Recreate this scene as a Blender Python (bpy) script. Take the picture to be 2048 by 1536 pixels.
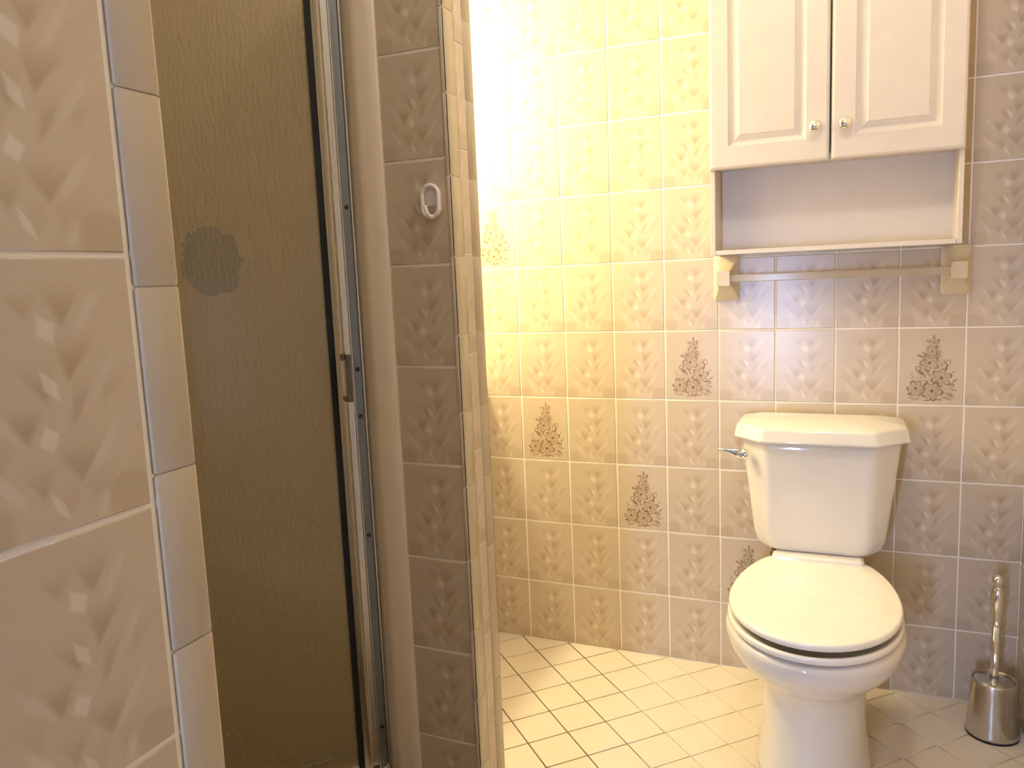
import bpy, bmesh, math, random
from mathutils import Vector, Matrix
random.seed(7)
sc = bpy.context.scene
for o in list(bpy.data.objects):
    bpy.data.objects.remove(o)
col = sc.collection

# ------------------------------------------------------------------ camera
F_PX = 1574.69
YAW, PITCH, ROLL = -0.40484, -0.1344, -0.04246
CAM = Vector((0.95466, -2.29968, 1.18851))
fw = Vector((math.sin(YAW) * math.cos(PITCH), math.cos(YAW) * math.cos(PITCH), math.sin(PITCH)))
r0 = Vector((math.cos(YAW), -math.sin(YAW), 0))
u0 = r0.cross(fw)
rt = math.cos(ROLL) * r0 + math.sin(ROLL) * u0
up = -math.sin(ROLL) * r0 + math.cos(ROLL) * u0
cd = bpy.data.cameras.new('camera')
cd.sensor_width = 36.0
cd.lens = F_PX / 2048 * 36.0
cd.clip_start = 0.02
cam = bpy.data.objects.new('camera', cd)
col.objects.link(cam)
cam.matrix_world = Matrix(((rt.x, up.x, -fw.x, CAM.x), (rt.y, up.y, -fw.y, CAM.y), (rt.z, up.z, -fw.z, CAM.z), (0, 0, 0, 1)))
sc.camera = cam

# ------------------------------------------------------------------ world, lamp strengths, exposure
wd = bpy.data.worlds.new('world')
sc.world = wd
wd.use_nodes = True
wd.node_tree.nodes['Background'].inputs[0].default_value = (0.55, 0.7, 1.0, 1)
wd.node_tree.nodes['Background'].inputs[1].default_value = 0.25
CEILING_LAMP = (120.0, (1.0, 0.965, 0.90))      # emission strength, colour of the dome
VANITY_LAMP = (198.0, (1.0, 0.89, 0.52))       # emission strength, colour of each globe
WINDOW_LIGHT = (135.0, (0.42, 0.58, 1.0))       # daylight on the frosted pane
sc.view_settings.view_transform = 'Standard'
sc.view_settings.look = 'None'
sc.view_settings.gamma = 1.0
sc.view_settings.use_curve_mapping = False
sc.view_settings.exposure = 0.0
sc.cycles.max_bounces = 12
sc.cycles.diffuse_bounces = 6
sc.cycles.transmission_bounces = 10
sc.cycles.sample_clamp_indirect = 6.0

# ------------------------------------------------------------------ node helper
def lin(r, g, b):
    f = lambda c: (c / 255 / 12.92) if c / 255 <= 0.04045 else ((c / 255 + 0.055) / 1.055) ** 2.4
    return (f(r), f(g), f(b), 1)

class NT:
    def __init__(s, name):
        s.m = bpy.data.materials.new(name)
        s.m.use_nodes = True
        s.t = s.m.node_tree
        s.b = s.t.nodes['Principled BSDF']
    def node(s, kind, **kw):
        n = s.t.nodes.new(kind)
        for k, v in kw.items():
            setattr(n, k, v)
        return n
    def put(s, sock, v):
        if hasattr(v, 'is_output'):
            s.t.links.new(v, sock)
        else:
            sock.default_value = v
    def m_(s, op, *a, clamp=False):
        n = s.node('ShaderNodeMath', operation=op, use_clamp=clamp)
        for i, v in enumerate(a):
            s.put(n.inputs[i], v)
        return n.outputs[0]
    def dot(s, vec, const):
        n = s.node('ShaderNodeVectorMath', operation='DOT_PRODUCT')
        s.put(n.inputs[0], vec)
        n.inputs[1].default_value = const
        return n.outputs['Value']
    def ramp(s, v, a, b, lo=0.0, hi=1.0, smooth=True):
        n = s.node('ShaderNodeMapRange', interpolation_type='SMOOTHSTEP' if smooth else 'LINEAR')
        s.put(n.inputs[0], v)
        for i, q in enumerate((a, b, lo, hi)):
            n.inputs[1 + i].default_value = q
        return n.outputs[0]
    def mix(s, f, a, b, blend='MIX'):
        n = s.node('ShaderNodeMix', data_type='RGBA', blend_type=blend)
        s.put(n.inputs[0], f)
        s.put(n.inputs[6], a)
        s.put(n.inputs[7], b)
        return n.outputs[2]
    def noise(s, vec, scale, detail=2.0, rough=0.5):
        n = s.node('ShaderNodeTexNoise')
        if vec is not None:
            s.put(n.inputs['Vector'], vec)
        n.inputs['Scale'].default_value = scale
        n.inputs['Detail'].default_value = detail
        n.inputs['Roughness'].default_value = rough
        return n.outputs['Fac']
    def coord(s, which):
        return s.node('ShaderNodeTexCoord').outputs[which]
    def scale(s, vec, xyz):
        n = s.node('ShaderNodeMapping')
        s.put(n.inputs['Vector'], vec)
        n.inputs['Scale'].default_value = xyz
        return n.outputs[0]
    def bump(s, h, strength, dist):
        n = s.node('ShaderNodeBump')
        n.inputs['Strength'].default_value = strength
        n.inputs['Distance'].default_value = dist
        s.put(n.inputs['Height'], h)
        return n.outputs[0]
    def set(s, **kw):
        for k, v in kw.items():
            s.put(s.b.inputs[k.replace('_', ' ')], v)
        return s.m

def plain(name, rgb, rough=0.4, metal=0.0, **kw):
    t = NT(name)
    n = t.noise(t.coord('Object'), 18.0, 3.0)
    c = t.mix(t.ramp(n, 0.3, 0.7, 0.0, 0.16), lin(*rgb), lin(*[q * 0.9 for q in rgb]))
    return t.set(Base_Color=c, Roughness=rough, Metallic=metal, **kw)

# ------------------------------------------------------------------ tile print (brushed leaves, flower spray)
def leaf_print(t):
    uv = t.coord('UV')
    # p = (x 0..0.75, y 0..1 downwards)
    mp = t.node('ShaderNodeMapping')
    t.put(mp.inputs['Vector'], uv)
    mp.inputs['Scale'].default_value = (0.75, -1, 1)
    mp.inputs['Location'].default_value = (0, 1, 0)
    nz = t.node('ShaderNodeTexNoise')
    t.put(nz.inputs['Vector'], mp.outputs[0])
    nz.inputs['Scale'].default_value = 3.5
    wob = t.node('ShaderNodeVectorMath', operation='MULTIPLY_ADD')
    t.put(wob.inputs[0], nz.outputs['Color'])
    wob.inputs[1].default_value = (0.03, 0.03, 0)
    wob.inputs[2].default_value = (-0.015, -0.015, 0)
    ad = t.node('ShaderNodeVectorMath', operation='ADD')
    t.put(ad.inputs[0], mp.outputs[0])
    t.put(ad.inputs[1], wob.outputs[0])
    p = ad.outputs[0]
    def axes(cx, cy, rx, ry, ang):
        c, s = math.cos(math.radians(ang)), math.sin(math.radians(ang))
        a = t.m_('ADD', t.dot(p, (c / rx, s / rx, 0)), -(c * cx + s * cy) / rx)
        b = t.m_('ADD', t.dot(p, (-s / ry, c / ry, 0)), -(-s * cx + c * cy) / ry)
        return a, b
    def blob(cx, cy, rx, ry, ang, amp, sharp=0.55, edge=0.0):
        a, b = axes(cx, cy, rx, ry, ang)
        d = t.m_('MULTIPLY_ADD', a, a, t.m_('MULTIPLY', b, b))
        v = t.ramp(d, 1.0, sharp, 0.0, amp)
        if edge:   # a brush stroke: crisp and dark on one side, fading to the other
            v = t.m_('MULTIPLY', v, t.ramp(a, -edge, edge * .8, 0.0, 1.0, False))
        return v
    def dia(cx, cy, rx, ry, ang, amp):
        a, b = axes(cx, cy, rx, ry, ang)
        d = t.m_('ADD', t.m_('ABSOLUTE', a), t.m_('ABSOLUTE', b))
        return t.ramp(d, 1.1, 0.55, 0.0, amp)
    def wedge(ax, ay, ox, oy, ix, iy, amp, h, so=.028, si=.035):
        # brush stroke that points down to (ax, ay): crisp outer edge towards (ox, oy), soft inner edge towards (ix, iy), fading upwards
        def side(ex, ey, inner_x):
            nx, ny = (ey - ay), -(ex - ax)
            l = math.hypot(nx, ny); nx, ny = nx / l, ny / l
            if (inner_x[0] - ax) * nx + (inner_x[1] - ay) * ny < 0: nx, ny = -nx, -ny
            return t.m_('ADD', t.dot(p, (nx, ny, 0)), -(nx * ax + ny * ay))
        o = t.ramp(side(ox, oy, (ix, iy)), -.004, so)
        i = t.ramp(side(ix, iy, (ox, oy)), -.01, si)
        f = t.ramp(t.dot(p, (0, 1, 0)), ay - h, ay - .3 * h, 0, amp)
        return t.m_('MULTIPLY', t.m_('MULTIPLY', o, i), f)
    dark = None
    for q in [(.437, .275, .54, .12, .34, .09, .9, .22), (.437, .485, .60, .285, .375, .29, 1, .24), (.42, .655, .69, .39, .44, .50, .75, .26),
              (.455, .86, .58, .68, .34, .71, .9, .22), (.50, .99, .68, .75, .46, .80, .5, .25), (.56, .60, .74, .42, .58, .44, .4, .22),
              (.305, .245, .20, .13, .40, .10, .6, .16), (.35, .555, .19, .35, .42, .36, .8, .22), (.265, .685, .155, .52, .37, .50, 1, .20),
              (.30, .90, .20, .755, .40, .72, .7, .20), (.17, .80, .02, .56, .22, .60, .4, .26), (.15, .56, .02, .36, .19, .38, .3, .22)]:
        v = wedge(*q)
        dark = v if dark is None else t.m_('MAXIMUM', dark, v)
    for q in [(.66, .94, .125, .125, 0, .55, .45, 0), (.08, .94, .115, .12, 0, .5, .45, 0), (.40, .89, .05, .08, 20, .3, .2, 0)]:
        dark = t.m_('MAXIMUM', dark, blob(*q))
    light = None
    for q in [(.375, .255, .046, .072, -24, 1), (.365, .46, .034, .088, -30, .95), (.345, .655, .052, .062, -14, 1), (.36, .91, .024, .085, -32, .9)]:
        v = dia(*q)
        light = v if light is None else t.m_('MAXIMUM', light, v)
    for q in [(.545, .20, .03, .14, 34, .4, .1, 0), (.575, .47, .03, .17, 38, .4, .1, 0), (.57, .72, .03, .15, 36, .4, .1, 0),
              (.17, .80, .03, .13, -34, .45, .1, 0), (.16, .56, .03, .13, -38, .35, .1, 0), (.53, .93, .03, .07, 20, .4, .1, 0)]:
        light = t.m_('MAXIMUM', light, blob(*q))
    return uv, mp.outputs[0], dark, light

def flower_print(t, p):
    sx = t.node('ShaderNodeSeparateXYZ')
    t.put(sx.inputs[0], p)
    X, Y = sx.outputs[0], sx.outputs[1]
    ink = None
    def add(v):
        nonlocal ink
        ink = v if ink is None else t.m_('MAXIMUM', ink, v)
    # petals: wavy outline, radial veins and a dark eye
    for cx, cy, R, n, ph in [(.496, .647, .125, 6, .3), (.392, .822, .13, 5, 1.1), (.20, .79, .105, 6, .0), (.355, .45, .115, 5, .7), (.40, .185, .062, 5, .2),
                             (.385, .30, .07, 4, .9)]:
        dx, dy = t.m_('SUBTRACT', X, cx), t.m_('SUBTRACT', Y, cy)
        r = t.m_('SQRT', t.m_('MULTIPLY_ADD', dx, dx, t.m_('MULTIPLY', dy, dy)))
        th = t.m_('ADD', t.m_('ARCTAN2', dy, dx), ph)
        lob = t.m_('MULTIPLY_ADD', t.m_('ABSOLUTE', t.m_('COSINE', t.m_('MULTIPLY', th, n / 2))), R * .5, R * .5)
        q = t.m_('DIVIDE', r, lob)
        add(t.ramp(t.m_('ABSOLUTE', t.m_('SUBTRACT', q, .95)), .14, .05, 0, .9))
        vein = t.ramp(t.m_('ABSOLUTE', t.m_('SINE', t.m_('MULTIPLY', th, n * 1.0))), .3, .05, 0, .75)
        add(t.m_('MULTIPLY', vein, t.m_('MULTIPLY', t.ramp(q, .75, .45), t.ramp(r, .1 * R, .2 * R))))
        add(t.ramp(q, 1.05, .6, 0, .26))
        add(t.ramp(r, .20 * R, .12 * R, 0, 1))
    # leaves, buds and sprigs
    for cx, cy, rx, ry, ang, amp in [(.40, .105, .012, .03, 0, .8), (.335, .165, .03, .01, 12, .9), (.455, .15, .012, .025, 30, .9), (.335, .235, .02, .008, -20, .6),
                                     (.44, .245, .045, .010, -35, .8), (.30, .33, .045, .012, 25, .8), (.46, .36, .05, .012, -30, .6), (.25, .36, .05, .022, 20, .7),
                                     (.30, .415, .04, .016, 30, .6), (.55, .52, .014, .05, 12, .9), (.53, .44, .012, .05, -15, .6),
                                     (.26, .58, .055, .020, 40, .9), (.30, .62, .012, .05, -30, .7), (.155, .62, .035, .008, 25, .7), (.16, .585, .03, .007, -25, .6), (.155, .655, .03, .007, -40, .5),
                                     (.65, .68, .045, .010, -35, .8), (.63, .57, .035, .008, -35, .7), (.63, .80, .06, .010, 14, .7), (.60, .87, .06, .012, 30, .8), (.57, .92, .07, .010, 25, .7),
                                     (.13, .86, .035, .014, -30, .9), (.11, .81, .010, .03, -20, .7), (.20, .935, .06, .012, -12, .6), (.34, .945, .06, .012, -8, .7), (.47, .935, .06, .012, 5, .7),
                                     (.19, .70, .045, .014, 35, .7), (.33, .70, .03, .014, 60, .8), (.30, .78, .02, .05, 10, .5), (.62, .73, .03, .02, 0, .7), (.35, .60, .02, .05, -30, .6)]:
        c, s = math.cos(math.radians(ang)), math.sin(math.radians(ang))
        a = t.m_('ADD', t.dot(p, (c / rx, s / rx, 0)), -(c * cx + s * cy) / rx)
        b = t.m_('ADD', t.dot(p, (-s / ry, c / ry, 0)), -(-s * cx + c * cy) / ry)
        add(t.ramp(t.m_('MULTIPLY_ADD', a, a, t.m_('MULTIPLY', b, b)), 1.0, .4, 0, amp))
    for cx, cy, rx, ry, ang in [(.571, .445, .026, .040, 10), (.225, .525, .032, .034, 20), (.625, .745, .025, .025, 0), (.455, .31, .03, .022, -40)]:
        c, s = math.cos(math.radians(ang)), math.sin(math.radians(ang))
        a = t.m_('ADD', t.dot(p, (c / rx, s / rx, 0)), -(c * cx + s * cy) / rx)
        b = t.m_('ADD', t.dot(p, (-s / ry, c / ry, 0)), -(-s * cx + c * cy) / ry)
        d = t.m_('SQRT', t.m_('MULTIPLY_ADD', a, a, t.m_('MULTIPLY', b, b)))
        add(t.ramp(t.m_('ABSOLUTE', t.m_('SUBTRACT', d, .9)), .22, .08, 0, .95))
    # sprigs filling the spray: fine broken lines inside a tapering outline
    half = t.m_('MULTIPLY_ADD', Y, .30, -.005)
    inside = t.m_('MULTIPLY', t.ramp(t.m_('SUBTRACT', t.m_('ABSOLUTE', t.m_('SUBTRACT', X, .385)), half), .03, -.03), t.m_('MULTIPLY', t.ramp(Y, .10, .16), t.ramp(Y, .95, .91)))
    ln = t.ramp(t.m_('ABSOLUTE', t.m_('SUBTRACT', t.noise(p, 26.0, 1.0), .5)), .035, .012)
    add(t.m_('MULTIPLY', t.m_('MULTIPLY', ln, inside), .62))
    add(t.m_('MULTIPLY', inside, .12))
    br = t.noise(p, 40.0, 3.0)
    return t.m_('MULTIPLY', ink, t.ramp(br, .3, .55, .55, 1.0))

TB, TD, TL = lin(196, 180, 158), lin(168, 147, 119), lin(224, 212, 198)
def tile_material(name, flower):
    t = NT(name)
    uv, p, dark, light = leaf_print(t)
    ax = t.m_('ABSOLUTE', t.m_('ADD', t.dot(p, (1, 0, 0)), -.37))
    cv = t.node('ShaderNodeCombineXYZ')
    t.put(cv.inputs[0], t.m_('MULTIPLY', t.m_('MULTIPLY_ADD', ax, .8, t.dot(p, (0, 1, 0))), 34.0))
    t.put(cv.inputs[1], t.m_('MULTIPLY', ax, 5.0))
    fr = t.noise(cv.outputs[0], 1.0, 2.0)
    base = t.mix(t.ramp(fr, .35, .75, 0, .12), TB, TD)
    k = 0.35 if flower else 1.0
    c = t.mix(t.m_('MULTIPLY', dark, .74 * k), base, TD)
    c = t.mix(t.m_('MULTIPLY', light, .62 * k), c, TL)
    if flower:
        c = t.mix(t.m_('MULTIPLY', flower_print(t, p), 1.0), c, lin(112, 72, 26))
    h = t.noise(t.coord('Object'), 60.0, 2.0)
    return t.set(Base_Color=c, Roughness=.24, Normal=t.bump(h, .05, .001), Specular_IOR_Level=.5)

M = {}
M['tile'] = tile_material('leaf_tile', False)
M['flower'] = tile_material('flower_tile', True)
M['trim'] = plain('trim_glaze', (184, 170, 148), .25)
M['grout'] = plain('wall_grout', (238, 231, 220), .7)
M['cream'] = plain('cream_acrylic', (212, 197, 174), .3)
M['porcelain'] = plain('porcelain', (226, 220, 211), .10, Coat_Weight=.4)
M['seat'] = plain('seat_plastic', (238, 232, 222), .16)
M['cabinet'] = plain('cabinet_foil', (211, 200, 187), .35)
M['ceramic'] = plain('ceramic_beige', (208, 193, 164), .2)
M['white_plastic'] = plain('white_plastic', (232, 224, 220), .3)
M['paint'] = plain('ceiling_paint', (238, 234, 226), .8)
M['black'] = plain('black_rubber', (4, 4, 4), .8)
M['dark'] = plain('dark_gap', (30, 25, 20), .7)
M['brass'] = plain('brass', (96, 72, 44), .5, .8)
M['wood'] = plain('vanity_white', (226, 216, 200), .4)
M['stone'] = plain('counter_marble', (214, 202, 184), .2)
M['wall_plain'] = plain('shower_acrylic', (236, 222, 196), .4)
M['standin'] = plain('standin_dark', (22, 18, 10), .9)  # for the added body behind the shower glass

t = NT('chrome')
M['chrome'] = t.set(Base_Color=(.82, .82, .84, 1), Metallic=1.0, Roughness=t.ramp(t.noise(t.coord('Object'), 30), .3, .7, .04, .08))
t = NT('brushed_steel')
n = t.noise(t.scale(t.coord('Object'), (140, 140, 3)), 1.0, 2.0)
M['steel'] = t.set(Base_Color=(.62, .60, .57, 1), Metallic=1.0, Roughness=t.ramp(n, .3, .7, .14, .24))
t = NT('dark_steel')
M['dark_steel'] = t.set(Base_Color=(.15, .13, .10, 1), Metallic=1.0, Roughness=t.ramp(t.noise(t.coord('Object'), 30), .3, .7, .10, .16))
t = NT('aluminium')
n = t.noise(t.scale(t.coord('Object'), (200, 200, 2)), 1.0, 2.0)
M['alu'] = t.set(Base_Color=(.66, .63, .58, 1), Metallic=1.0, Roughness=t.ramp(n, .3, .7, .27, .30))
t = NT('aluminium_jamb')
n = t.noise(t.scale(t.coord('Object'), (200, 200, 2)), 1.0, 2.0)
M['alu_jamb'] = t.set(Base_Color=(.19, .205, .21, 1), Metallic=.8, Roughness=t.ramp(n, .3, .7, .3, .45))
# floor tiles and their grout (stained dark away from the toilet)
t = NT('floor_tile')
n = t.noise(t.coord('Object'), 220.0, 2.0)
n2 = t.noise(t.coord('Generated'), 1.3, 2.0)
c = t.mix(t.ramp(n, .55, .75, 0, .25), lin(226, 214, 194), lin(206, 190, 164))
M['floor_tile'] = t.set(Base_Color=t.mix(t.ramp(n2, .3, .7, 0, .15), c, lin(212, 196, 172)), Roughness=.33)
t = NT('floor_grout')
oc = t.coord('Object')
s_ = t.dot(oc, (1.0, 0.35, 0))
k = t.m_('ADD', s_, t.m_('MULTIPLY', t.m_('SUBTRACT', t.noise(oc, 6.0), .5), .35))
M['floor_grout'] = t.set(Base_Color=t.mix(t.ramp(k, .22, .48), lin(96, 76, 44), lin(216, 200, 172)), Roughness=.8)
# obscured shower glass
t = NT('obscure_glass')
oc = t.coord('Object')
h1 = t.noise(t.scale(oc, (150, 150, 55)), 1.0, 2.0, .5)
h2 = t.noise(t.scale(oc, (14, 14, 5)), 1.0, 2.0)
h = t.m_('MULTIPLY_ADD', h2, 1.2, h1)
nb = t.bump(h, .8, .0042)
cb = t.bump(h2, .10, .004)
M['glass'] = t.set(Base_Color=lin(222, 204, 160), Transmission_Weight=.76, Roughness=.10, IOR=1.45, Normal=nb, Coat_Weight=.6, Coat_Roughness=.06, Coat_Normal=cb)
t = NT('glass_back')
M['glass_back'] = t.set(Base_Color=t.mix(t.ramp(t.noise(t.coord('Object'), 8), .3, .7, 0, .1), lin(206, 192, 158), lin(200, 186, 150)), Transmission_Weight=.93, Roughness=.06, IOR=1.45)
t = NT('clear_acrylic')
M['acrylic'] = t.set(Base_Color=t.mix(t.ramp(t.noise(t.coord('Object'), 8), .3, .7, 0, .3), lin(232, 222, 204), lin(222, 210, 190)), Transmission_Weight=.6, Roughness=.15, IOR=1.3)
def glow(name, strength, rgb):
    t = NT(name)
    n = t.noise(t.coord('Object'), 4.0)
    return t.set(Base_Color=(.8, .8, .8, 1), Emission_Color=t.mix(t.ramp(n, .3, .7, 0, .1), (*rgb, 1), (*[q * .95 for q in rgb], 1)), Emission_Strength=strength, Roughness=.4)

# ------------------------------------------------------------------ mesh helpers
def link(name, me, mat, parent=None, smooth=False):
    o = bpy.data.objects.new(name, me)
    col.objects.link(o)
    if mat is not None and not me.materials:
        me.materials.append(mat)
    if parent is not None:
        o.parent = parent
    if smooth:
        for p in me.polygons:
            p.use_smooth = True
    return o
def wloc(o):
    v = Vector((0, 0, 0))
    while o is not None:
        v += o.location
        o = o.parent
    return v
def mesh(name, vs, fs, mat, parent=None, smooth=False, fix=True):
    """vertices in world coordinates; the object's origin sits at its parent's"""
    off = wloc(parent)
    me = bpy.data.meshes.new(name)
    me.from_pydata([tuple(Vector(v) - off) for v in vs], [], fs)
    if fix:
        bm = bmesh.new(); bm.from_mesh(me)
        bmesh.ops.recalc_face_normals(bm, faces=bm.faces)
        bm.to_mesh(me); bm.free()
    me.update()
    return link(name, me, mat, parent, smooth)
def box(name, a, b, mat, parent=None, bev=0.0, seg=2):
    off = wloc(parent)
    bm = bmesh.new()
    bmesh.ops.create_cube(bm, size=1)
    ca, cb_ = Vector(a), Vector(b)
    for v in bm.verts:
        v.co = Vector((ca[i] + (v.co[i] + .5) * (cb_[i] - ca[i]) for i in range(3))) - off
    if bev:
        bmesh.ops.bevel(bm, geom=list(bm.edges), offset=bev, segments=seg, affect='EDGES', profile=.5)
    bmesh.ops.recalc_face_normals(bm, faces=bm.faces)
    me = bpy.data.meshes.new(name)
    bm.to_mesh(me); bm.free()
    o = link(name, me, mat, parent)
    return o
def rings(name, rs, mat, parent=None, smooth=True, cap=(True, True)):
    n = len(rs[0])
    vs = [v for r in rs for v in r]
    fs = []
    for i in range(len(rs) - 1):
        for j in range(n):
            fs.append((i * n + j, i * n + (j + 1) % n, (i + 1) * n + (j + 1) % n, (i + 1) * n + j))
    if cap[0]: fs.append(tuple(range(n)))
    if cap[1]: fs.append(tuple((len(rs) - 1) * n + j for j in range(n)))
    return mesh(name, vs, fs, mat, parent, smooth)
def lathe(name, prof, c, mat, parent=None, n=32, axis='z', sq=(1, 1)):
    """prof: (radius, along); closed at both ends"""
    rs = []
    for r, h in prof:
        ring = []
        for j in range(n):
            a = 2 * math.pi * j / n
            x, y = r * math.cos(a) * sq[0], r * math.sin(a) * sq[1]
            if axis == 'z': ring.append((c[0] + x, c[1] + y, c[2] + h))
            elif axis == '-y': ring.append((c[0] + x, c[1] - h, c[2] + y))
            elif axis == 'x': ring.append((c[0] + h, c[1] + x, c[2] + y))
        rs.append(ring)
    return rings(name, rs, mat, parent)
def prism(name, prof, z0, z1, mat, parent=None, smooth=False):
    """closed plan outline pushed from z0 to z1"""
    return rings(name, [[(x, y, z0) for x, y in prof], [(x, y, z1) for x, y in prof]], mat, parent, smooth)
def tube(name, pts, r, mat, parent=None, n=12, closed=False):
    pts = [Vector(p) for p in pts]
    rs = []
    k = len(pts)
    prev = None
    for i, p in enumerate(pts):
        if closed: d = (pts[(i + 1) % k] - pts[i - 1])
        else: d = pts[min(i + 1, k - 1)] - pts[max(i - 1, 0)]
        d.normalize()
        ref = Vector((0, 0, 1)) if abs(d.z) < .9 else Vector((0, 1, 0))
        if prev is not None:
            a = (prev - d * prev.dot(d)).normalized()
        else:
            a = d.cross(ref).normalized()
        prev = a
        b = d.cross(a)
        rr = r[i] if isinstance(r, (list, tuple)) else r
        rs.append([tuple(p + a * (rr * math.cos(2 * math.pi * j / n)) + b * (rr * math.sin(2 * math.pi * j / n))) for j in range(n)])
    if closed:
        vs = [v for q in rs for v in q]
        fs = [(i * n + j, i * n + (j + 1) % n, ((i + 1) % k) * n + (j + 1) % n, ((i + 1) % k) * n + j) for i in range(k) for j in range(n)]
        return mesh(name, vs, fs, mat, parent, True)
    return rings(name, rs, mat, parent)
def auto_smooth(o, deg=40):
    me = o.data
    bm = bmesh.new(); bm.from_mesh(me)
    lim = math.radians(deg)
    for e in bm.edges:
        e.smooth = not (len(e.link_faces) == 2 and e.calc_face_angle(0) > lim)
    for f in bm.faces:
        f.smooth = True
    bm.to_mesh(me); bm.free()
    return o
def tag(o, label, cat, group=None):
    o['label'] = label
    o['category'] = cat
    if group: o['group'] = group
    return o
def thing(name, label, cat, loc, group=None):
    o = bpy.data.objects.new(name, None)
    o.empty_display_size = .05
    o.location = loc
    col.objects.link(o)
    return tag(o, label, cat, group)
def struct(o, label):
    o['kind'] = 'structure'
    o['label'] = label
    return o

# a glazed tile: lies in local XY, face towards +Z, softly rounded rim; UV rect = (u0, v0, u1, v1)
TILE_CACHE = {}
def tile_mesh(w, h, t, bev, uvr=(0, 0, 1, 1), mat='tile'):
    key = (round(w, 4), round(h, 4), t, bev, uvr, mat)
    if key in TILE_CACHE:
        return TILE_CACHE[key]
    lv = [(0, 0, 0), (0, t - bev * .8, 0), (bev * .45, t - bev * .22, 1), (bev, t, 2)]
    vs, nm = [], []
    for inset, z, k in lv:
        for sx, sy in ((-1, -1), (1, -1), (1, 1), (-1, 1)):
            vs.append((sx * (w / 2 - inset), sy * (h / 2 - inset), z))
            nv = [Vector((sx, sy, .25)), Vector((sx, sy, 1.3)), Vector((0, 0, 1))][k]
            nm.append(nv.normalized())
    fs = []
    for i in range(3):
        for j in range(4):
            fs.append((i * 4 + j, i * 4 + (j + 1) % 4, i * 4 + 4 + (j + 1) % 4, i * 4 + 4 + j))
    fs.append((12, 13, 14, 15))
    fs.append((3, 2, 1, 0))
    me = bpy.data.meshes.new('tile')
    me.from_pydata(vs, [], fs)
    uvl = me.uv_layers.new(name='UVMap')
    for lp in me.loops:
        v = vs[lp.vertex_index]
        uvl.data[lp.index].uv = (uvr[0] + (v[0] / w + .5) * (uvr[2] - uvr[0]), uvr[1] + (v[1] / h + .5) * (uvr[3] - uvr[1]))
    me.materials.append(M[mat])
    for p in me.polygons:
        p.use_smooth = True
    me.normals_split_custom_set_from_vertices([tuple(q) for q in nm])
    TILE_CACHE[key] = me
    return me
ORI = {'-y': Matrix(((1, 0, 0), (0, 0, -1), (0, 1, 0))), '+x': Matrix(((0, 0, 1), (1, 0, 0), (0, 1, 0))),
       '-x': Matrix(((0, 0, -1), (-1, 0, 0), (0, 1, 0))), '+z': Matrix.Identity(3), '+y': Matrix(((-1, 0, 0), (0, 0, 1), (0, 1, 0)))}
def put_tile(me, loc, face, parent, name='tile', rz=0.0):
    o = bpy.data.objects.new(name, me)
    m = ORI[face].to_4x4()
    if rz: m = Matrix.Rotation(rz, 4, 'Z')
    m.translation = Vector(loc) - wloc(parent)
    o.matrix_basis = m
    o.parent = parent
    col.objects.link(o)
    return o

# ------------------------------------------------------------------ plan of the room
PX, PZ = 0.1545, 0.2038          # wall tile pitch
G = 0.0042                       # joint
TT = 0.0014                      # tile stands this far in front of the grout
CEIL = 2.44
XL, XR = 0.4288, 1.3775          # left wall by the camera, right wall
YF = -3.45                       # wall behind the camera
YP0, YP1 = -0.9043, -0.779       # partition, front and alcove face
XE = 0.2465                      # end face of the partition
ALC = -0.50                      # left wall of the alcove
XS = -1.05                       # far wall of the shower
YLE = -1.784                     # where the left wall ends

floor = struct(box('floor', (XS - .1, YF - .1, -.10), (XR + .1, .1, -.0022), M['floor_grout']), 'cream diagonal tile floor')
ceiling = struct(box('ceiling', (XS - .1, YF - .1, CEIL), (XR + .1, .1, CEIL + .1), M['paint']), 'white painted ceiling')
wb = struct(box('wall_back', (XS - .1, TT, -.02), (XR + .1, .12, CEIL), M['grout']), 'beige leaf-print tiled wall behind the toilet')
wr = struct(box('wall_right', (XR + TT, YF, -.02), (XR + .1, TT, CEIL), M['grout']), 'beige tiled wall right of the toilet')
wl = struct(box('wall_left', (XS, YF, -.02), (XL - TT, YLE - .004, CEIL), M['grout']), 'beige leaf-print tiled wall close to the camera')
wp = struct(box('wall_partition', (XS, YP0 + TT, -.02), (XE - TT, YP1 - TT, CEIL), M['grout']), 'tiled partition between shower and toilet')
wa = struct(box('wall_alcove', (ALC - .1, YP1 - TT, -.02), (ALC, TT, CEIL), M['paint']), 'painted end wall of the alcove')
ws = struct(box('wall_shower', (XS - .1, YF, -.02), (XS, YP1, CEIL), M['wall_plain']), 'plain far wall of the shower')
wf = []
WX0, WX1, WZ0, WZ1 = .435, .560, .40, 1.25
bm = bmesh.new()
def bmbox(bm, a, b):
    r = bmesh.ops.create_cube(bm, size=1)
    for v in r['verts']:
        v.co = Vector((a[i] + (v.co[i] + .5) * (b[i] - a[i]) for i in range(3)))
for a, b in [((XL - .1, YF - .1, -.02), (WX0, YF, CEIL)), ((WX1, YF - .1, -.02), (XR + .1, YF, CEIL)), ((WX0, YF - .1, -.02), (WX1, YF, WZ0)), ((WX0, YF - .1, WZ1), (WX1, YF, CEIL))]:
    bmbox(bm, a, b)
me = bpy.data.meshes.new('wall_front'); bm.to_mesh(me); bm.free()
struct(link('wall_front', me, M['paint']), 'painted wall behind the camera')

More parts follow.
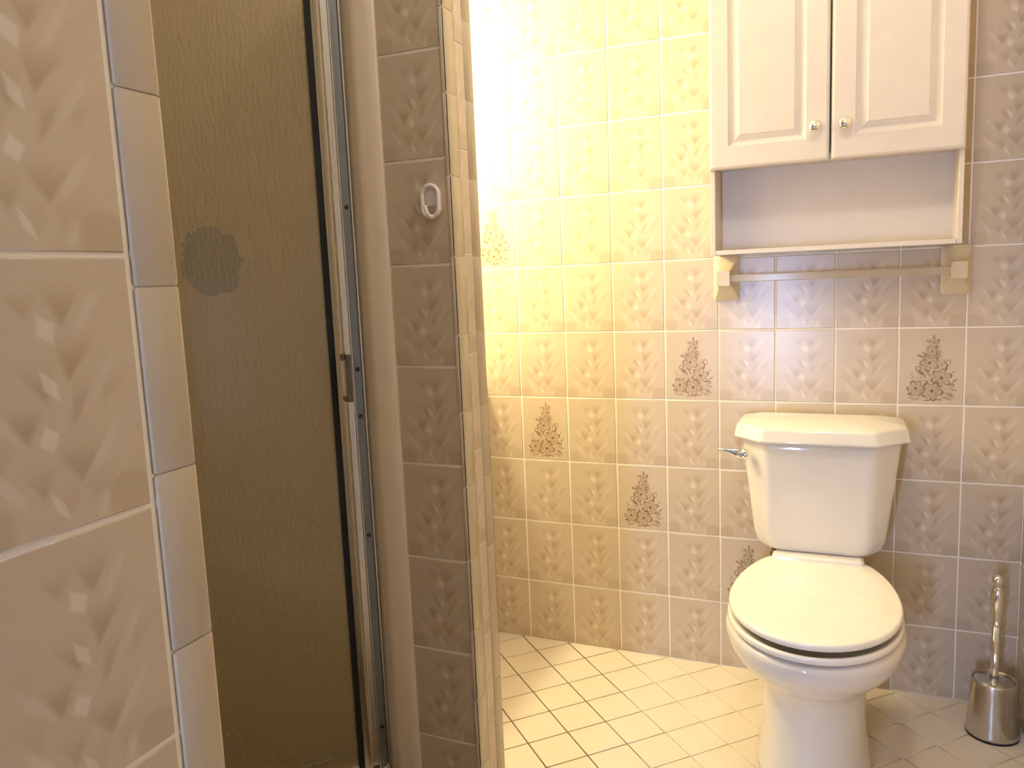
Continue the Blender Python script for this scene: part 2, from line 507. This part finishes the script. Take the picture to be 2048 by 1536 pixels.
# window in the wall behind the camera (daylight on a frosted pane)
w1 = bpy.data.objects.new('window_1', None); col.objects.link(w1); w1.location = ((WX0 + WX1) / 2, YF, WZ0)
struct(w1, 'narrow frosted window behind the camera')
box('pane', (WX0 + .012, YF - .06, WZ0 + .012), (WX1 - .012, YF - .055, WZ1 - .012), glow('frosted_pane', *WINDOW_LIGHT), w1)
for a, b in [((WX0, YF - .08, WZ0), (WX0 + .014, YF - .03, WZ1)), ((WX1 - .014, YF - .08, WZ0), (WX1, YF - .03, WZ1)), ((WX0 + .014, YF - .08, WZ0), (WX1 - .014, YF - .03, WZ0 + .014)), ((WX0 + .014, YF - .08, WZ1 - .014), (WX1 - .014, YF - .03, WZ1))]:
    box('window_frame', a, b, M['white_plastic'], w1, .003)

# ------------------------------------------------------------------ wall tiles
tw, th = PX - G, PZ - G
BEV = .0016
full = tile_mesh(tw, th, TT, BEV)
fullf = tile_mesh(tw, th, TT, BEV, mat='flower')
Z0 = 0.1989
flowers = {(0, 2), (2, 1), (3, 3), (7, 3), (4, 0), (-1, 5)}   # (column, row counted from the second course)
for i in range(-4, 9):
    x0, x1 = i * PX, (i + 1) * PX
    cut = x1 > XR
    if cut: x1 = XR + .001
    if x0 < ALC: continue
    for k in range(-1, 11):
        z0, z1 = (Z0 + k * PZ, Z0 + (k + 1) * PZ)
        zb = max(z0, 0.0)
        mt = 'flower' if (i, k) in flowers else 'tile'
        if not cut and k >= 0:
            me_ = fullf if mt == 'flower' else full
        else:
            me_ = tile_mesh(x1 - x0 - G, z1 - zb - G, TT, BEV, (0, (zb - z0) / PZ, (x1 - x0) / PX, 1), mt)
        put_tile(me_, ((x0 + x1) / 2, TT, (zb + z1) / 2), '-y', wb)
# right wall, near the corner
for i in range(0, 22):
    y1, y0 = -i * PX, -(i + 1) * PX
    for k in range(-1, 11):
        z0, z1 = Z0 + k * PZ, Z0 + (k + 1) * PZ
        zb = max(z0, 0.0)
        me_ = full if k >= 0 else tile_mesh(tw, z1 - zb - G, TT, BEV, (0, (zb - z0) / PZ, 1, 1))
        put_tile(me_, (XR + TT, (y0 + y1) / 2, (zb + z1) / 2), '-x', wr)
# left wall
ZL0 = .81121
YLT = -1.8353
for i in range(0, 4):
    y1, y0 = YLT - i * PX, YLT - (i + 1) * PX
    for k in range(-4, 8):
        z0, z1 = ZL0 + k * PZ, ZL0 + (k + 1) * PZ
        if z0 < -.01: z0 = 0
        if z1 > CEIL: z1 = CEIL
        if z1 - z0 < .03: continue
        me_ = full if z1 - z0 > PZ - .001 else tile_mesh(tw, z1 - z0 - G, TT, BEV, (0, 0, 1, (z1 - z0) / PZ))
        put_tile(me_, (XL - TT, (y0 + y1) / 2, (z0 + z1) / 2), '+x', wl)
# bullnose trim at the end of the left wall: rounded outer edge
DT = .15513
def trim_piece(prof, z0, z1, parent, mat='trim', name='trim_tile'):
    e = .0016
    c = (sum(p[0] for p in prof) / len(prof), sum(p[1] for p in prof) / len(prof))
    def sh(q, f): return [(c[0] + (x - c[0]) * f, c[1] + (y - c[1]) * f) for x, y in q]
    f = .94
    rs = [[(x, y, z0) for x, y in sh(prof, f)], [(x, y, z0 + e) for x, y in prof], [(x, y, z1 - e) for x, y in prof], [(x, y, z1) for x, y in sh(prof, f)]]
    return auto_smooth(rings(name, rs, M[mat], parent, True), 50)
XT = XL + .0012
pl = [(XL - TT, -1.8325), (XT - .003, -1.8325), (XT - .0008, -1.8310), (XT, -1.8285)]
for a in range(0, 91, 18):
    q = math.radians(a)
    pl.append((XT - .006 + .006 * math.cos(q), YLE - .006 + .006 * math.sin(q)))
pl += [(XL - .04, YLE), (XL - .04, YLE - .004), (XL - TT, YLE - .004)]
for k in range(-6, 11):
    z0, z1 = .88328 + k * DT, .88328 + (k + 1) * DT
    z0, z1 = max(z0, 0), min(z1, CEIL)
    if z1 - z0 < .02: continue
    trim_piece(pl, z0 + .0006, z1 - .0006, wl)
# partition front tiles, cut to 14 cm
ZP0 = .20117
XPL, XPR = .0985, .2387
for k in range(-1, 11):
    z0, z1 = ZP0 + k * PZ, ZP0 + (k + 1) * PZ
    z0 = max(z0, 0); z1 = min(z1, CEIL)
    if z1 - z0 < .03: continue
    me_ = tile_mesh(XPR - XPL - .002, z1 - z0 - G, TT, BEV, (.0, 0 if k >= 0 else .02, .93, 1))
    put_tile(me_, ((XPR + XPL) / 2, YP0 + TT, (z0 + z1) / 2), '-y', wp)
# end face: bullnose, strip of cut tile, bullnose
YE1, YE2 = -.8588, -.8214
ZE0 = .45825
R_ = .0085
pf = [(XE - TT, YE1 - .0006), (XE - .0008, YE1 - .0006), (XE, YE1 - .002)]
for a in range(0, 91, 18):
    q = math.radians(a)
    pf.append((XE - R_ + R_ * math.cos(q), YP0 - .0012 + R_ - R_ * math.sin(q)))
pf += [(XPR + .001, YP0 - .0005), (XPR + .001, YP0 + TT), (XE - TT, YP0 + TT)]
pk = [(XE - TT, YE2 + .0006), (XE - .0008, YE2 + .0006), (XE, YE2 + .002)]
for a in range(0, 91, 18):
    q = math.radians(a)
    pk.append((XE - R_ + R_ * math.cos(q), YP1 + .0012 - R_ + R_ * math.sin(q)))
pk += [(XE - .03, YP1 + .0012), (XE - .03, YP1 - TT), (XE - TT, YP1 - TT)]
for k in range(-3, 13):
    z0, z1 = ZE0 + k * DT, ZE0 + (k + 1) * DT
    z0, z1 = max(z0, 0), min(z1, CEIL)
    if z1 - z0 < .02: continue
    trim_piece(pf, z0 + .0006, z1 - .0006, wp)
    trim_piece(pk, z0 + .0006, z1 - .0006, wp)
for k in range(-1, 11):
    z0, z1 = ZP0 + .02 + k * PZ, ZP0 + .02 + (k + 1) * PZ
    z0, z1 = max(z0, 0), min(z1, CEIL)
    if z1 - z0 < .03: continue
    put_tile(tile_mesh(YE2 - YE1 - .0012, z1 - z0 - .002, TT * .8, .0012, (.72, .0, .97, 1)), (XE - TT, (YE1 + YE2) / 2, (z0 + z1) / 2), '+x', wp, 'cut_tile')

# ------------------------------------------------------------------ floor tiles, laid on the diagonal
FP = .08 * math.sqrt(2)
ftile = tile_mesh(FP - .0034, FP - .0034, .0022, .0010, mat='floor_tile')
cx0, cy0 = .0545, -.2465            # a joint crossing
cnt = 0
for a in range(-20, 30):
    for b in range(-20, 30):
        x = cx0 + (a + b + 1) * .08
        y = cy0 + (a - b) * .08
        if not (-.35 < x < XR - .0 and -1.10 < y < 0): continue
        if x < .30 and y < YP1 + .05: continue
        # clip the outline to the room
        s = (FP - .0034) / math.sqrt(2)
        if x + s < XR and y + s < .0:
            put_tile(ftile, (x, y, -.0022), '+z', floor, rz=math.pi / 4)
        else:
            pts = [(x + s, y), (x, y + s), (x - s, y), (x, y - s)]
            def clip(pts, ax, lim):
                out = []
                for i in range(len(pts)):
                    p, q = pts[i], pts[(i + 1) % len(pts)]
                    if p[ax] <= lim: out.append(p)
                    if (p[ax] <= lim) != (q[ax] <= lim):
                        f_ = (lim - p[ax]) / (q[ax] - p[ax])
                        out.append(tuple(p[j] + f_ * (q[j] - p[j]) for j in range(2)))
                return out
            pts = clip(clip(pts, 0, XR - .001), 1, -.001)
            if len(pts) < 3: continue
            prism('tile', pts, -.0022, 0.0, M['floor_tile'], floor)
        cnt += 1
# half tiles along the back wall whose centre lies beyond it
for a in range(-20, 30):
    for b in range(-20, 30):
        x = cx0 + (a + b + 1) * .08
        y = cy0 + (a - b) * .08
        s = (FP - .0034) / math.sqrt(2)
        if -.35 < x < XR + .07 and (0 <= y < s - .004 or (XR <= x < XR + s - .004 and -1.1 < y < 0)):
            pts = [(x + s, y), (x, y + s), (x - s, y), (x, y - s)]
            pts = clip(clip(pts, 0, XR - .001), 1, -.001)
            if len(pts) >= 3:
                prism('tile', pts, -.0022, 0.0, M['floor_tile'], floor)

# ------------------------------------------------------------------ lamps
cl = thing('ceiling_light', 'round white dome lamp on the ceiling above the room', 'lamp', (.88, -1.13, CEIL))
lathe('base', [(.0, .0), (.095, .0), (.095, -.018), (.0, -.018)], (.88, -1.13, CEIL), M['white_plastic'], cl)
lathe('dome', [(.0, -.073)] + [(.075 * math.sin(math.radians(a)), -.018 - .055 * math.cos(math.radians(a))) for a in range(10, 91, 10)], (.88, -1.13, CEIL), glow('dome_glow', *CEILING_LAMP), cl)
vl = thing('vanity_light', 'brass bar with round globe bulbs above the vanity', 'lamp', (ALC, -.28, 1.75))
box('bar', (ALC, -.52, 1.71), (ALC + .03, -.04, 1.79), M['brass'], vl, .004)
vg = glow('globe_glow', *VANITY_LAMP)
for y in (-.44, -.28, -.12):
    g_ = lathe('globe', [(.0, -.055)] + [(.055 * math.sin(math.radians(a)), -.055 * math.cos(math.radians(a))) for a in range(15, 180, 15)] + [(.0, .055)], (ALC + .095, y, 1.75), vg, vl)
    lathe('socket', [(.0, .0), (.02, .0), (.02, .02), (.0, .02)], (ALC + .03, y, 1.75), M['brass'], vl, 16, 'x')

# vanity in the alcove behind the partition
vn = thing('vanity', 'white vanity cabinet with marble counter tucked behind the partition', 'vanity', (-.32, -.39, 0))
box('body', (ALC + .005, YP1 + .02, 0), (-.16, -.02, .825), M['wood'], vn, .003)
box('counter', (ALC + .004, YP1 + .012, .825), (-.128, -.008, .86), M['stone'], vn, .006)
for y0, y1 in ((YP1 + .03, -.40), (-.385, -.03)):
    d_ = box('door', (-.16, y0, .08), (-.144, y1, .80), M['wood'], vn, .003)
    lathe('knob', [(.0, .0), (.006, .0), (.006, .012), (.013, .018), (.011, .026), (.0, .028)], (-.144, y1 - .04 if y1 < -.3 else y0 + .04, .62), M['chrome'], d_, 16, 'x')

# ------------------------------------------------------------------ shower: tray, door, jamb, flange
O2 = Vector((-.012, -.95, 0))
EN = Vector((-math.sqrt(.5), -math.sqrt(.5), 0))     # along the glass, away from the partition
NN = Vector((math.sqrt(.5), -math.sqrt(.5), 0))      # out of the shower
def dp(s, n, z): return tuple(O2 + EN * s + NN * n + Vector((0, 0, z)))
def dbox(name, s0, s1, n0, n1, z0, z1, mat, parent, bev=0.0):
    off = wloc(parent)
    bm = bmesh.new()
    bmesh.ops.create_cube(bm, size=1)
    for v in bm.verts:
        q = (s0 + (v.co.x + .5) * (s1 - s0), n0 + (v.co.y + .5) * (n1 - n0), z0 + (v.co.z + .5) * (z1 - z0))
        v.co = Vector(dp(*q)) - off
    if bev: bmesh.ops.bevel(bm, geom=list(bm.edges), offset=bev, segments=2, affect='EDGES', profile=.5)
    bmesh.ops.recalc_face_normals(bm, faces=bm.faces)
    me = bpy.data.meshes.new(name); bm.to_mesh(me); bm.free()
    return link(name, me, mat, parent)
TOPZ = 1.80
se = thing('shower_enclosure', 'corner shower with obscured bronze glass door in an aluminium frame', 'shower', (-.6, -1.2, 0))
prism('tray', [(XS, YP0), (.03, YP0), (.03, -.907), dp(-.03, .03, 0)[:2], dp(1.12, .03, 0)[:2], (XS, YLE + .01)], 0, .05, M['cream'], se)
dbox('curb', -.045, 1.12, -.05, .04, .05, .115, M['cream'], se, .012)
sd = dbox('door_glass', .006, .62, -.003, .003, .135, TOPZ - .02, M['glass'], se)
def smooth_back(o):
    o.data.materials.append(M['glass_back'])
    for p in o.data.polygons:
        if p.normal.dot(NN) < .5: p.material_index = 1
smooth_back(sd)
# stile on the closing side: flat fin, rounded nose, flat fin
st = []
for s, n in [(.006, -.012), (.006, .008), (.002, .011), (-.002, .016), (-.006, .018), (-.010, .016), (-.0125, .0115), (-.0135, .010), (-.0245, .010), (-.026, .008), (-.026, -.012)]:
    st.append(dp(s, n, 0)[:2])
stile = auto_smooth(prism('stile', st, .130, TOPZ, M['alu'], sd), 50)
dbox('gasket', .0062, .0185, .0032, .0072, .130, TOPZ - .02, M['black'], sd)
dbox('stile', .62, .645, -.012, .012, .13, TOPZ, M['alu'], sd, .003)
dbox('rail', .006, .62, -.010, -.0035, .116, .16, M['alu'], sd, .002)
# handle: flat bar on two posts
off = wloc(sd)
bm = bmesh.new()
for q0, q1 in [((-.0180, .040, .951), (-.0070, .046, 1.048)), ((-.0125, .0100, .952), (-.0015, .0405, .9615)), ((-.0125, .0100, 1.0375), (-.0015, .0405, 1.047))]:
    r = bmesh.ops.create_cube(bm, size=1)
    for v in r['verts']:
        v.co = Vector(dp(*[q0[i] + (v.co[i] + .5) * (q1[i] - q0[i]) for i in range(3)])) - off
bmesh.ops.bevel(bm, geom=list(bm.edges), offset=.0012, segments=2, affect='EDGES', profile=.5)
me = bpy.data.meshes.new('handle'); bm.to_mesh(me); bm.free()
link('handle', me, M['dark_steel'], sd)

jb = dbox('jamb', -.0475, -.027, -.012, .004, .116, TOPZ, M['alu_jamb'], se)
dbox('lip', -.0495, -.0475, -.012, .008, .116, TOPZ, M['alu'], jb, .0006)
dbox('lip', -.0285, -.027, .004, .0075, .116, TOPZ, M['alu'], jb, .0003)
for z in (1.3434, 1.0125, .9129, .6545, .2139):
    c_ = Vector(dp(-.038, .004, z))
    rs = []
    for r, n in ((.0048, 0), (.0044, .0012), (.0025, .0018), (.0012, .0008)):
        rs.append([tuple(c_ + NN * n + EN * (r * math.cos(2 * math.pi * j / 12)) + Vector((0, 0, r * math.sin(2 * math.pi * j / 12)))) for j in range(12)])
    rings('screw', rs, M['dark'], jb)

# cream flange wrapping from the jamb on to the partition
fx = [(XPL - .001, YP0 + .0022), (XPL - .001, YP0 - .003), (XPL - .0030, YP0 - .0055), (.080, YP0 - .0095), (.064, YP0 - .0130), (.058, YP0 - .0140), (.0535, YP0 - .0143), (.049, YP0 - .0138), (.045, YP0 - .0128),
      (.034, YP0 - .0095), (.0265, YP0 - .0075), (.0245, YP0 - .0060), (.0235, YP0 + .0022)]
auto_smooth(prism('flange', fx, .0, CEIL - .5, M['cream'], se), 60)

# fixed panel that carries on to the left wall (hidden behind it)
fp = dbox('fixed_glass', .665, 1.10, -.003, .003, .135, TOPZ - .02, M['glass'], se)
smooth_back(fp)
dbox('frame', .648, .665, -.012, .012, .116, TOPZ, M['alu'], fp, .002)
dbox('frame', 1.10, 1.115, -.012, .012, .116, TOPZ, M['alu'], fp, .002)

# made-up body just behind the pane, for the dark blob seen in the glass
sp_c = Vector(dp(.2255, -.028, 1.245))
rs = []
for a in range(0, 181, 15):
    q = math.radians(a)
    ring = []
    for j in range(24):
        w_ = 2 * math.pi * j / 24
        k_ = 1 + .16 * random.uniform(-1, .6) * math.sin(q)
        ring.append(tuple(sp_c + EN * (.057 * k_ * math.sin(q) * math.cos(w_)) + Vector((0, 0, .066 * k_ * math.sin(q) * math.sin(w_))) + NN * (.0115 * math.cos(q))))
    rs.append(ring)
sg = thing('blob_standin', 'added dark round body behind the shower glass, stand-in for a dark blob', 'standin', tuple(sp_c))
rings('body', rs, M['standin'], sg)
tube('standin_cord', [tuple(sp_c + Vector((0, 0, .06))), tuple(sp_c + EN * .004 + Vector((0, 0, .10))), tuple(sp_c + NN * .009 + Vector((0, 0, .13)))], .002, M['wall_plain'], sg, 6)

# ------------------------------------------------------------------ wall cabinet
CX0, CX1, CZ0, CZ1 = .6205, 1.2035, 1.224, 2.02
CYB, CYF = -.142, -.160
cb = thing('wall_cabinet', 'white wall cabinet with two raised-panel doors over an open shelf', 'cabinet', ((CX0 + CX1) / 2, 0, CZ0))
sd_t = .0115
box('side', (CX0, CYB, CZ0), (CX0 + sd_t, 0, CZ1), M['cabinet'], cb, .0008, 1)
box('side', (CX1 - sd_t, CYB, CZ0), (CX1, 0, CZ1), M['cabinet'], cb, .0008, 1)
box('back', (CX0 + sd_t, -.034, CZ0 + .001), (CX1 - sd_t, -.003, CZ1 - .001), M['cabinet'], cb)
box('shelf', (CX0 + sd_t + .0008, CYB - .001, CZ0), (CX1 - sd_t - .0008, -.034, CZ0 + .0115), M['cabinet'], cb, .0008, 1)
box('shelf', (CX0 + sd_t, CYB + .004, 1.449), (CX1 - sd_t, -.034, 1.462), M['cabinet'], cb)
box('top', (CX0 + sd_t, CYB, CZ1 - .016), (CX1 - sd_t, -.003, CZ1), M['cabinet'], cb)
def raised_door(x0, x1, z0, z1, px0, px1, pz0, pz1, kx):
    y = CYF
    def rect(a, b, c, d, yy): return [(a, yy, c), (b, yy, c), (b, yy, d), (a, yy, d)]
    rs = [rect(x0, x1, z0, z1, CYB - .0005), rect(x0, x1, z0, z1, y + .006), rect(x0 + .0025, x1 - .0025, z0 + .0025, z1 - .0025, y + .002), rect(x0 + .007, x1 - .007, z0 + .007, z1 - .007, y)]
    for i, yy in ((0, y), (.0008, y + .0018), (.010, y + .0062), (.013, y + .0068), (.027, y + .0012), (.028, y + .0002)):
        rs.append(rect(px0 + i, px1 - i, pz0 + i, pz1 - i, yy))
    d = rings('door', rs, M['cabinet'], cb, False)
    lathe('knob', [(.0, .0), (.0075, .0), (.0065, .006), (.0065, .009), (.012, .013), (.0148, .018), (.0140, .0225), (.0100, .0262), (.0, .0275)], (kx, y, 1.5235), M['chrome'], d, 28, '-y')
raised_door(CX0 + .0005, .9092, 1.4415, CZ1 - .003, .668, .856, 1.4965, CZ1 - .055, .8768)
raised_door(.9132, CX1 - .0005, 1.4415, CZ1 - .003, .967, 1.1525, 1.4965, CZ1 - .055, .9445)

# ------------------------------------------------------------------ towel bar
tb = thing('towel_bar', 'clear square towel bar in beige ceramic holders under the wall cabinet', 'towel bar', (.925, 0, 1.16))
def rrect(cx, cz, hw, hh, y, r, n=4):
    out = []
    for k, (sx, sz) in enumerate(((1, 1), (-1, 1), (-1, -1), (1, -1))):
        for j in range(n + 1):
            a = math.pi / 2 * (k + j / n)
            out.append((cx + sx * (hw - r) + r * math.cos(a), y, cz + sz * (hh - r) + r * math.sin(a)))
    return out
for cx, cap in ((.6415, 1), (1.2085, -1)):
    cz = 1.161
    rs = [rrect(cx, cz, .035, .0625, -.0002, .006), rrect(cx, cz, .035, .0625, -.007, .006), rrect(cx, cz, .0325, .060, -.0095, .006), rrect(cx, cz, .027, .044, -.016, .006),
          rrect(cx, cz, .020, .026, -.030, .005), rrect(cx, cz, .0165, .019, -.044, .004), rrect(cx, cz, .0165, .019, -.052, .004), rrect(cx, cz, .019, .022, -.070, .004), rrect(cx, cz, .017, .020, -.073, .004)]
    auto_smooth(rings('holder', rs, M['ceramic'], tb, True), 35)
box('rod', (.6585, -.069, 1.1505), (1.1915, -.049, 1.1705), M['acrylic'], tb, .002)

# ------------------------------------------------------------------ toilet
TX = .893
tl = thing('toilet', 'white two-piece toilet with closed round lid against the tiled wall', 'toilet', (TX, -.4, 0))
NB = 56
def egg(z, hw, yw, fr, bk, pb=2.0, pf_=2.0, clip=None):
    """plan outline: widest hw at y=yw, front tip at fr, back at bk (power pb squares off the back)"""
    out = []
    for j in range(NB):
        a = 2 * math.pi * j / NB
        c, s = math.cos(a), math.sin(a)
        if s < 0:
            e = 2 / pf_
            x = hw * math.copysign(abs(c) ** e, c); y = yw + (yw - fr) * math.copysign(abs(s) ** e, s)
        else:
            e = 2 / pb
            x = hw * math.copysign(abs(c) ** e, c); y = yw + (bk - yw) * math.copysign(abs(s) ** e, s)
        if clip is not None: y = min(y, clip)
        out.append((TX + x, y, z))
    return out
bowl = [(.0, .125, -.36, -.585, -.09, 4, 2.6), (.012, .129, -.36, -.592, -.085, 4, 2.6), (.03, .128, -.36, -.590, -.086, 4, 2.6), (.06, .122, -.36, -.578, -.09, 4, 2.5), (.12, .117, -.37, -.568, -.10, 4, 2.4), (.19, .116, -.38, -.566, -.10, 4, 2.3),
        (.225, .119, -.39, -.572, -.10, 4, 2.2), (.25, .128, -.40, -.590, -.10, 4, 2.1), (.27, .142, -.42, -.618, -.10, 3.5, 2.05), (.29, .160, -.43, -.650, -.10, 3.2, 2.0), (.315, .178, -.44, -.678, -.09, 3, 2),
        (.338, .189, -.45, -.696, -.08, 3, 2), (.358, .194, -.45, -.704, -.07, 3, 2), (.372, .1935, -.45, -.705, -.06, 3, 2), (.380, .190, -.45, -.702, -.06, 3, 2), (.3835, .184, -.45, -.696, -.06, 3, 2)]
rings('bowl', [egg(*q) for q in bowl], M['porcelain'], tl)
box('deck', (TX - .112, -.225, .375), (TX + .112, -.035, .445), M['porcelain'], tl, .012, 3)
# seat ring and lid
def slab(name, z0, z1, hw, fr, bk, mat, r, crown=0.0):
    E_ = lambda z, i: egg(z, hw - i, -.455, fr + i, -.12 - i, 2.0, 2.05, bk - i)
    rs = []
    if crown:      # the lid is a shell: hollow underneath
        rs += [E_(z0 + .009, .05), E_(z0 + .009, .012), E_(z0 + .001, .009)]
    for k in range(0, 91, 22):
        a = math.radians(k); i = r * (1 - math.sin(a)); z = z0 + r * (1 - math.cos(a))
        rs.append(E_(z, i))
    for k in range(0, 91, 22):
        a = math.radians(k); i = r * (1 - math.cos(a)); z = z1 - r + r * math.sin(a)
        rs.append(E_(z, i))
    if crown:
        for f_ in (.8, .5, .2):
            rs.append([(TX + (x - TX) * f_, -.45 + (y + .45) * f_, z1 + crown * (1 - f_ * f_)) for x, y, z in E_(z1, 0)])
    else:          # the seat falls away to its opening
        rs += [E_(z1 - .003, .014), E_(z1 - .009, .030), E_(z1 - .013, .055)]
    return rings(name, rs, mat, tl)
slab('seat', .3895, .4055, .1885, -.7035, -.205, M['seat'], .0065)
lid = slab('lid', .4160, .4325, .1855, -.6985, -.196, M['seat'], .007, .003)
for sx in (-1, 1):
    lathe('hinge', [(.0, .0), (.016, .0), (.017, .012), (.013, .020), (.0, .022)], (TX + sx * .072, -.222, .4005), M['seat'], tl, 20)
    box('bumper', (TX + sx * .1 - .008, -.62, .404), (TX + sx * .1 + .008, -.60, .4165), M['seat'], tl)
    box('bumper', (TX + sx * .12 - .008, -.53, .382), (TX + sx * .12 + .008, -.51, .390), M['seat'], tl)
# tank: chamfered front, tapering downwards
def octo(z, hw, hc, yb, ys, yf, r=.0):
    p = [(-hw, yb), (hw, yb), (hw, ys), (hc, yf), (-hc, yf), (-hw, ys)]
    return [(TX + x, y, z) for x, y in p]
def soft_poly(pts, r, n=4):
    out = []
    m_ = len(pts)
    for i in range(m_):
        p0, p1, p2 = Vector(pts[i - 1]), Vector(pts[i]), Vector(pts[(i + 1) % m_])
        a = p1 + (p0 - p1).normalized() * r
        b = p1 + (p2 - p1).normalized() * r
        for j in range(n + 1):
            t_ = j / n
            out.append(tuple(a * (1 - t_) ** 2 + p1 * 2 * t_ * (1 - t_) + b * t_ ** 2))
    return out
tk = []
for z, hw, hc, ys, yf, r in [(.443, .128, .100, -.150, -.183, .02), (.448, .145, .108, -.155, -.194, .02), (.460, .156, .116, -.158, -.201, .018), (.485, .163, .122, -.158, -.2055, .016), (.56, .172, .124, -.157, -.210, .015),
                             (.64, .182, .126, -.156, -.2145, .014), (.72, .191, .128, -.155, -.219, .013), (.748, .194, .129, -.155, -.2205, .013)]:
    tk.append(soft_poly(octo(z, hw, hc, -.028, ys, yf), r))
rings('tank', tk, M['porcelain'], tl)
ld = []
for z, hw, hc, yb, ys, yf, r in [(.7425, .207, .135, -.016, -.160, -.232, .008), (.7412, .211, .137, -.013, -.162, -.236, .008), (.7435, .213, .138, -.012, -.163, -.238, .008), (.7465, .213, .138, -.012, -.163, -.238, .008), (.749, .2115, .137, -.0125, -.1625, -.2365, .008),
                                 (.770, .2075, .134, -.014, -.159, -.2325, .009), (.7755, .2050, .132, -.016, -.157, -.2295, .011), (.7785, .2000, .128, -.020, -.152, -.224, .013), (.7825, .186, .118, -.028, -.142, -.208, .018), (.789, .150, .095, -.045, -.13, -.180, .02), (.792, .09, .055, -.07, -.12, -.145, .015)]:
    ld.append(soft_poly([(x, y, z) for x, y, _ in octo(z, hw, hc, yb, ys, yf)], r))
rings('tank_lid', ld, M['porcelain'], tl)
# flush lever on the left chamfer
lc = Vector((.7085, -.194, .7000))
nd = Vector((-.72, -.69, 0)).normalized()
td = Vector((-nd.y, nd.x, 0))
rs = []
for r, n in ((.0155, .0), (.0155, .004), (.013, .008), (.009, .010), (.009, .018), (.0, .019)):
    rs.append([tuple(lc + nd * (n - .004) + td * (r * math.cos(2 * math.pi * j / 24)) + Vector((0, 0, r * math.sin(2 * math.pi * j / 24)))) for j in range(24)])
lv = rings('flush_lever', rs, M['chrome'], tl)
a0 = lc + nd * .014
ar = []
for f_, hw, hh in ((-.05, .006, .014), (.12, .006, .013), (.3, .0055, .0095), (.5, .005, .0065), (.75, .005, .0045), (1.0, .0045, .0036)):
    c_ = a0 + Vector((-.0535, -.006, 0)) * f_
    c_.z = .7175 - hh
    ar.append([tuple(c_ + Vector((0, -1, 0)) * (hw * math.cos(2 * math.pi * j / 12)) + Vector((0, 0, 1)) * (hh * math.sin(2 * math.pi * j / 12))) for j in range(12)])
rings('arm', ar, M['chrome'], lv)
# fixing bolt under the tank
lathe('tank_bolt', [(.0, .0), (.009, .0), (.009, .012), (.006, .014), (.006, .034), (.0, .034)], (TX - .108, -.185, .425), M['brass'], tl, 6)

# ------------------------------------------------------------------ toilet brush
BX, BY = 1.3055, -.1435
tbz = thing('toilet_brush', 'steel toilet brush in a flared steel holder beside the toilet', 'toilet brush', (BX, BY, 0))
lathe('base_ring', [(.0, .0), (.0590, .0), (.0602, .003), (.0600, .0055), (.0, .0055)], (BX, BY, 0), M['black'], tbz, 48)
lathe('holder', [(.0, .0056), (.0600, .0056), (.0594, .012), (.0560, .050), (.0534, .090), (.0518, .125), (.0514, .141), (.0508, .1445), (.0485, .1455), (.0466, .1445), (.0466, .139), (.0, .139)], (BX, BY, 0), M['steel'], tbz, 48)
lathe('lid', [(.0, .1392), (.0450, .1392), (.0450, .1425), (.0435, .1438), (.0, .1438)], (BX, BY, 0), M['steel'], tbz, 48)
lathe('rod', [(.0, .1440), (.0105, .1440), (.0100, .148), (.0092, .156), (.0092, .286), (.0, .286)], (BX, BY, 0), M['chrome'], tbz, 24)
lathe('grip', [(.0, .2865), (.0105, .2865), (.0128, .289), (.0128, .2925), (.0100, .296), (.0112, .303), (.0142, .325), (.0155, .345), (.0148, .365), (.0108, .383), (.0078, .3880), (.0090, .3905), (.0135, .397), (.0138, .4035), (.0115, .4105), (.0065, .4150), (.0, .4160)], (BX, BY, 0), M['chrome'], tbz, 28)

# ------------------------------------------------------------------ oval hook on the partition
HX, HZ = .2035, 1.342
hk = thing('wall_hook', 'small white oval plastic hook stuck on the partition tile', 'hook', (HX, YP0, HZ))
def oval(hw, hh, y, n=40):
    out = []
    st_ = hh - hw
    for j in range(n):
        a = 2 * math.pi * j / n
        out.append((HX + hw * math.cos(a), y, HZ + math.copysign(st_, math.sin(a)) + hw * math.sin(a)))
    return out
tube('rim', oval(.0175, .0305, YP0 - .0085), .0045, M['white_plastic'], hk, 10, True)
bk_ = [p for p in oval(.0165, .0290, YP0 - .0010)]
plate = [(x, y, max(z, HZ - .0085)) for x, y, z in bk_]
rings('plate', [[(x, YP0 - .0002, z) for x, y, z in plate], [(x, YP0 - .0045, z) for x, y, z in plate]], M['white_plastic'], hk, False)
rings('rim_skirt', [oval(.0195, .0325, YP0 - .0002), oval(.0205, .0335, YP0 - .0070), oval(.0150, .0280, YP0 - .0070), oval(.0150, .0280, YP0 - .0002)], M['white_plastic'], hk, True, (False, False))
tube('hook_arm', [(HX + .006, YP0 - .009, HZ - .0295), (HX, YP0 - .014, HZ - .029), (HX - .0035, YP0 - .0185, HZ - .022), (HX - .0065, YP0 - .020, HZ - .008)], [.004, .0038, .0036, .0032], M['white_plastic'], hk, 10)
